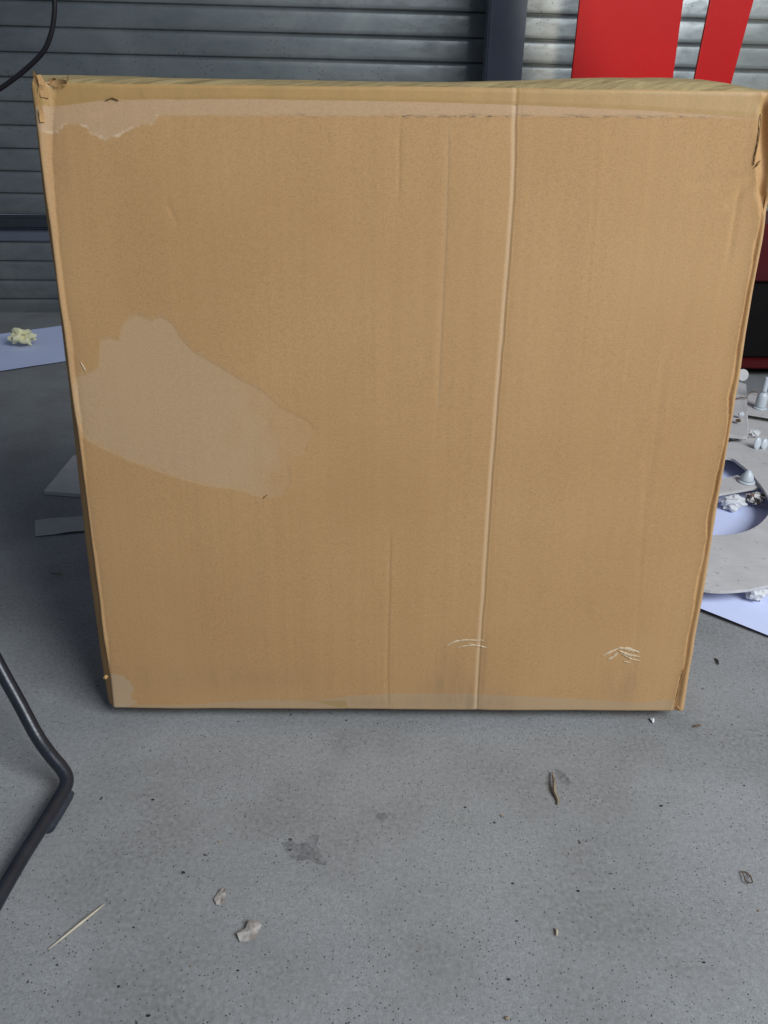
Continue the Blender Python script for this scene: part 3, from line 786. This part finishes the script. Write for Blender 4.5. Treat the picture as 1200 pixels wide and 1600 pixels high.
# ------------------------------------------------------------------ things on the left
thing_mesh('paper_sheet', sheet([(-140, 605), (140, 560), (140, 504), (-140, 545)], .003, .003), M['paper'],
           'bluish white paper sheet under the yellow wad at left', 'paper', smooth=True)
def tissue_wad(px, py, z0, r, seed, mat, label):
    """loosely gathered sheet: ruffled edge, deep folds"""
    c = on_z(px, py, z0); nr, na = 26, 150
    rn = random.Random(seed); A = [rn.uniform(0, 6.28) for _ in range(8)]
    vs = []; fs = []
    for i in range(nr):
        t = i / (nr - 1)
        for j in range(na):
            a = 2 * math.pi * j / na
            tri = lambda x: abs((x % 1) - .5) * 4 - 1
            f1 = tri(a * 5 / 6.283 + A[0] + t * .4); f2 = tri(a * 8 / 6.283 + A[1] - t * .7); f3 = tri(a * 13 / 6.283 + A[2])
            rad = r * .86 * (t ** .6) * (1 + .16 * f1 + .12 * f2 * t)
            z = r * (.12 + .42 * f1 * t + .30 * f2 * t + .12 * f3 * t + 1.05 * t ** 2 * (.7 + .3 * math.sin(a + A[3])) + .10 * mnoise.noise(Vector((math.cos(a) * t * 4, math.sin(a) * t * 4, seed))))
            vs.append([c.x + rad * math.cos(a) * 1.45, c.y + rad * math.sin(a), z])
    zmin = min(v[2] for v in vs)
    for v in vs: v[2] += z0 - zmin + .0006
    for i in range(nr - 1):
        for j in range(na):
            fs.append((i * na + j, i * na + (j + 1) % na, (i + 1) * na + (j + 1) % na, (i + 1) * na + j))
    return thing_mesh('crumpled_paper', pydata(vs, fs), M[mat], label, 'paper')
wad(39, 541, .004, (.038, .026, .025), 4, 'yellow', 'crumpled pale yellow paper on the left paper sheet', .85, 3)
tri = zpoly([(68, 767), (114, 712), (170, 700), (170, 775)], .010)
thing_mesh('board_offcut', prism(tri, .009, .0006), M['board'], 'pointed white board offcut sticking out left of the box', 'board')
P = [(54, 813), (82, 809), (108, 808), (150, 804)]; Q = [(55, 838), (84, 835), (108, 831), (150, 828)]
vs = []
for (a, b), (c_, d_), z in zip(P, Q, (.002, .003, .0055, .003)):
    vs += [on_z(a, b, z), on_z(c_, d_, z), on_z(a, b, z - .0008), on_z(c_, d_, z - .0008)]
fs = []
for i in range(3):
    a = 4 * i; fs += [(a, a + 1, a + 5, a + 4), (a + 2, a + 6, a + 7, a + 3), (a, a + 4, a + 6, a + 2), (a + 1, a + 3, a + 7, a + 5)]
fs += [(0, 2, 3, 1), (12, 13, 15, 14)]
thing_mesh('tape_strip', pydata(vs, fs), M['strip'], 'translucent grey strip on the floor left of the box', 'strip')

# hanging cable
YC = 1.5
pts = [on_y(a, b, YC) for a, b in ((70, -300), (84, -120), (85, -10), (85, 20), (80, 52), (68, 80), (44, 105), (18, 126), (-10, 144), (-70, 172), (-200, 190))]
thing_mesh('hanging_cable', tube(pts, .0040, 12, 8), M['cable'], 'black cable hanging in a curve at the upper left', 'cable', smooth=True)

# bent tube frame of a chair at left
fr = empty('chair_frame', on_z(100, 1240, 0)); tag(fr, 'bent black steel tube chair frame at the left edge', 'chair frame')
rt = .0082
A = on_z(97, 1216, .0); A.z = rt + .004
low = [on_z(a, b, rt + .013) for a, b in ((-160, 1665), (-80, 1540), (-12, 1420), (30, 1347), (66, 1290), (88, 1254))]
bend = [on_z(101, 1232, rt + .014), on_z(104, 1216, rt + .018), on_z(96, 1200, rt + .026)]
def lift(a, b, z): return on_z(a, b, z)
upr = [lift(80, 1181, .046), lift(58, 1150, .065), lift(30, 1098, .100), lift(-2, 1040, .140), lift(-60, 930, .215), lift(-140, 780, .32)]
ob = link('tube', tube(low + bend + upr, rt, 18, 8), M['tube'], fr, True); localize(ob, fr)
cl = [on_z(a, b, z) for a, b, z in ((109, 1236, .013), (103, 1246, .011), (90, 1268, .010), (76, 1291, .010), (74, 1296, .010))]
def sleeve(pts, rx, rz):
    me = tube(pts, 1.0, 18, 5)
    return me
ob = link('foot_sleeve', tube(cl, [.0062, .0078, .0080, .0078, .0066], 16, 5), M['plastic'], fr, True); localize(ob, fr)

# ------------------------------------------------------------------ litter on the floor
def splinter(p, q, r, name, label, mat, cat, mid=None):
    a = on_z(*p, r * .9); b = on_z(*q, r * .9 + .001)
    m = (a + b) / 2 + Vector((.0012, .0008, .0008))
    return thing_mesh(name, tube([a, a.lerp(m, .5), m, m.lerp(b, .5), b], [r * .25, r * .8, r, r * .85, r * .2], 7, 4), M[mat], label, cat)
splinter((76, 1483), (164, 1412), .0014, 'wood_splinter', 'long thin pale wood splinter at the lower left of the floor', 'splinter', 'splinter')
sp = [on_z(a, b, z) for a, b, z in ((863, 1206, .003), (866, 1222, .006), (867, 1236, .004), (872, 1250, .002), (871, 1257, .002))]
thing_mesh('wood_chip', tube(sp, [.0008, .0022, .0030, .0022, .0008], 6, 4), M['chipwood'], 'curled brown wood chip beside a dark stain', 'wood chip')
def flake(px, py, r, seed, mat, name, label, cat, z=.0, hgt=.0025, asp=1.0, rot=0.0):
    c = on_z(px, py, 0); rn = random.Random(seed); n = 9; pts = []
    for k in range(n):
        a = 2 * math.pi * k / n; q = r * rn.uniform(.6, 1.15)
        x, y = q * math.cos(a) * asp, q * math.sin(a) / asp
        pts.append(Vector((c.x + x * math.cos(rot) - y * math.sin(rot), c.y + x * math.sin(rot) + y * math.cos(rot), z + .0012 + rn.uniform(0, hgt))))
    ctr = Vector((c.x, c.y, z + .0012 + hgt * .8)); vs = [ctr, ctr - Vector((0, 0, .001))]
    for p in pts: vs += [p, p - Vector((0, 0, .001))]
    fs = []
    for k in range(n):
        a = 2 + 2 * k; b = 2 + 2 * ((k + 1) % n)
        fs += [(0, a, b), (1, b + 1, a + 1), (a, a + 1, b + 1, b)]
    return thing_mesh(name, pydata(vs, fs), M[mat], label, cat)
flake(346, 1401, .0085, 3, 'scrap', 'paper_scrap', 'small pale scrap above the larger folded one at bottom left', 'scrap', asp=.75)
flake(392, 1459, .0115, 5, 'scrap', 'paper_scrap', 'folded grey brown paper scrap near the bottom of the floor', 'scrap', hgt=.006, asp=1.1, rot=.5)
flake(1019, 1127, .0042, 9, 'tissue', 'paper_crumb', 'tiny white crumb just below the lower right corner of the box', 'crumb', hgt=.004, asp=.8)
splinter((1117, 1028), (1123, 1039), .0014, 'black_chip', 'tiny black chip right of the box in front of the paper sheet', 'dirt', 'chip')
splinter((867, 1450), (870, 1463), .0013, 'wood_crumb', 'tiny curved tan crumb near the bottom middle right', 'splinter', 'crumb')
c = on_z(1167, 1372, .0016)
th = [c + Vector((.0038 * math.cos(a) + .001 * math.sin(k * 2), .0078 * math.sin(a), .0004 * k)) for k, a in enumerate(np.linspace(.2, 6.4, 10))]
thing_mesh('bark_curl', tube(th, .0007, 6, 3), M['twig'], 'small brown curl of bark at the right edge of the floor', 'bark')
splinter((1083, 1136), (1096, 1133), .0016, 'bark_chip', 'short brown chip on the floor below the right corner of the box', 'twig', 'chip')
splinter((262, 920), (262, 921), .001, 'grit', 'x', 'dirt', 'grit') if False else None
splinter((78, 894), (98, 898), .0012, 'straw', 'short tan straw in the shade left of the box', 'chipwood', 'straw')
# stains on the concrete: thin irregular dried patches
def stain(poly, label, z=.0004):
    P = [on_z(a, b, 0) for a, b in poly]
    rn = random.Random(len(poly)); bm = bmesh.new(); vs = []
    for i in range(len(P)):
        a, b = P[i], P[(i + 1) % len(P)]
        for k in range(4):
            p = a.lerp(b, k / 4) + Vector((rn.uniform(-1, 1), rn.uniform(-1, 1), 0)) * .0012; p.z = z; vs.append(bm.verts.new(p))
    f = bm.faces.new(vs); f.normal_update()
    if f.normal.z < 0: f.normal_flip()
    bmesh.ops.triangulate(bm, faces=[f])
    me = bpy.data.meshes.new('s'); bm.to_mesh(me); bm.free()
    o = link('floor_stain', me, M['stain_a']); tag(o, label, kind='structure'); return o
t = NT('floor_damp_stain'); oo = t.map()
tr = t.n.new('ShaderNodeBsdfTransparent'); mx = t.n.new('ShaderNodeMixShader')
t.out(t.mix(t.noise(oo, 120, 3, .6), (.075, .075, .085), (.12, .115, .12)), .55)
t.l(t.mr(t.noise(oo, 120, 4, .75), .40, .70, .04, .48), mx.inputs[0]); t.l(tr.outputs[0], mx.inputs[1]); t.l(t.b.outputs[0], mx.inputs[2])
t.l(mx.outputs[0], t.n['Material Output'].inputs['Surface']); M['stain_a'] = t.m
stain([(868, 1201), (880, 1204), (888, 1216), (893, 1224), (886, 1228), (876, 1222), (868, 1216)], 'small dark stain beside the wood chip')
stain([(440, 1318), (455, 1312), (468, 1320), (478, 1316), (486, 1304), (500, 1306), (496, 1322), (504, 1336), (512, 1352), (498, 1352), (482, 1344), (466, 1346), (452, 1338)], 'grey damp stain in the middle of the floor')
stain([(589, 1272), (600, 1270), (608, 1278), (598, 1284), (588, 1280)], 'small faint stain above the damp stain')

# grit and brown crumbs where the photograph shows them
def grit(px, py, r, mat, name, label, group, seed):
    c = on_z(px, py, 0); me, zm = crumple((c.x, c.y, r), (r * 1.3, r * .9, r * .6), seed, 6, .4, 1)
    dz = .0002 - min(v.co.z for v in me.vertices)
    for v in me.vertices: v.co.z += dz
    return thing_mesh(name, me, M[mat], label, 'crumb', group)
for k, (a, b, rr, where) in enumerate([(727, 1262, .0012, 'left of the wood chip'), (1033, 1260, .0015, 'between the wood chip and the right frame edge'), (904, 1393, .0015, 'above and right of the curved tan crumb'),
        (808, 1440, .0012, 'left of the curved tan crumb'), (795, 1531, .0013, 'below and left of the curved tan crumb'), (1100, 1505, .0012, 'in the lower right of the floor below the bark curl'),
        (801, 1381, .0012, 'above and left of the curved tan crumb'), (1163, 1228, .0011, 'near the right frame edge above the bark curl'), (239, 1250, .0016, 'right of the chair frame bend'),
        (287, 1364, .0017, 'above and left of the small pale scrap'), (233, 1588, .0016, 'at the bottom frame edge lower left'), (186, 1542, .0014, 'below the long wood splinter'),
        (372, 1517, .0012, 'below the folded paper scrap'), (209, 1450, .0011, 'right of the long wood splinter'), (541, 1126, .0011, 'just in front of the bottom edge of the box'), (1098, 1077, .0010, 'right of the box below the tiny black chip')]):
    grit(a, b, rr, 'dirt', 'grit_crumb', 'tiny dark grit crumb ' + where, 'dark grit scattered on the floor', 300 + k)
for k, (a, b, rr, where) in enumerate([(749, 1304, .0012, 'below and left of the wood chip'), (785, 1276, .0017, 'close left of the wood chip tip'), (792, 1592, .0022, 'at the very bottom frame edge'),
        (1186, 1424, .0013, 'below the bark curl at right'), (343, 1316, .0013, 'above the small pale scrap'), (299, 1510, .0014, 'below and left of the folded scrap'), (1145, 1133, .0014, 'right of the short brown chip')]):
    grit(a, b, rr, 'chipwood', 'brown_crumb', 'tiny brown crumb ' + where, 'brown crumbs scattered on the floor', 400 + k)
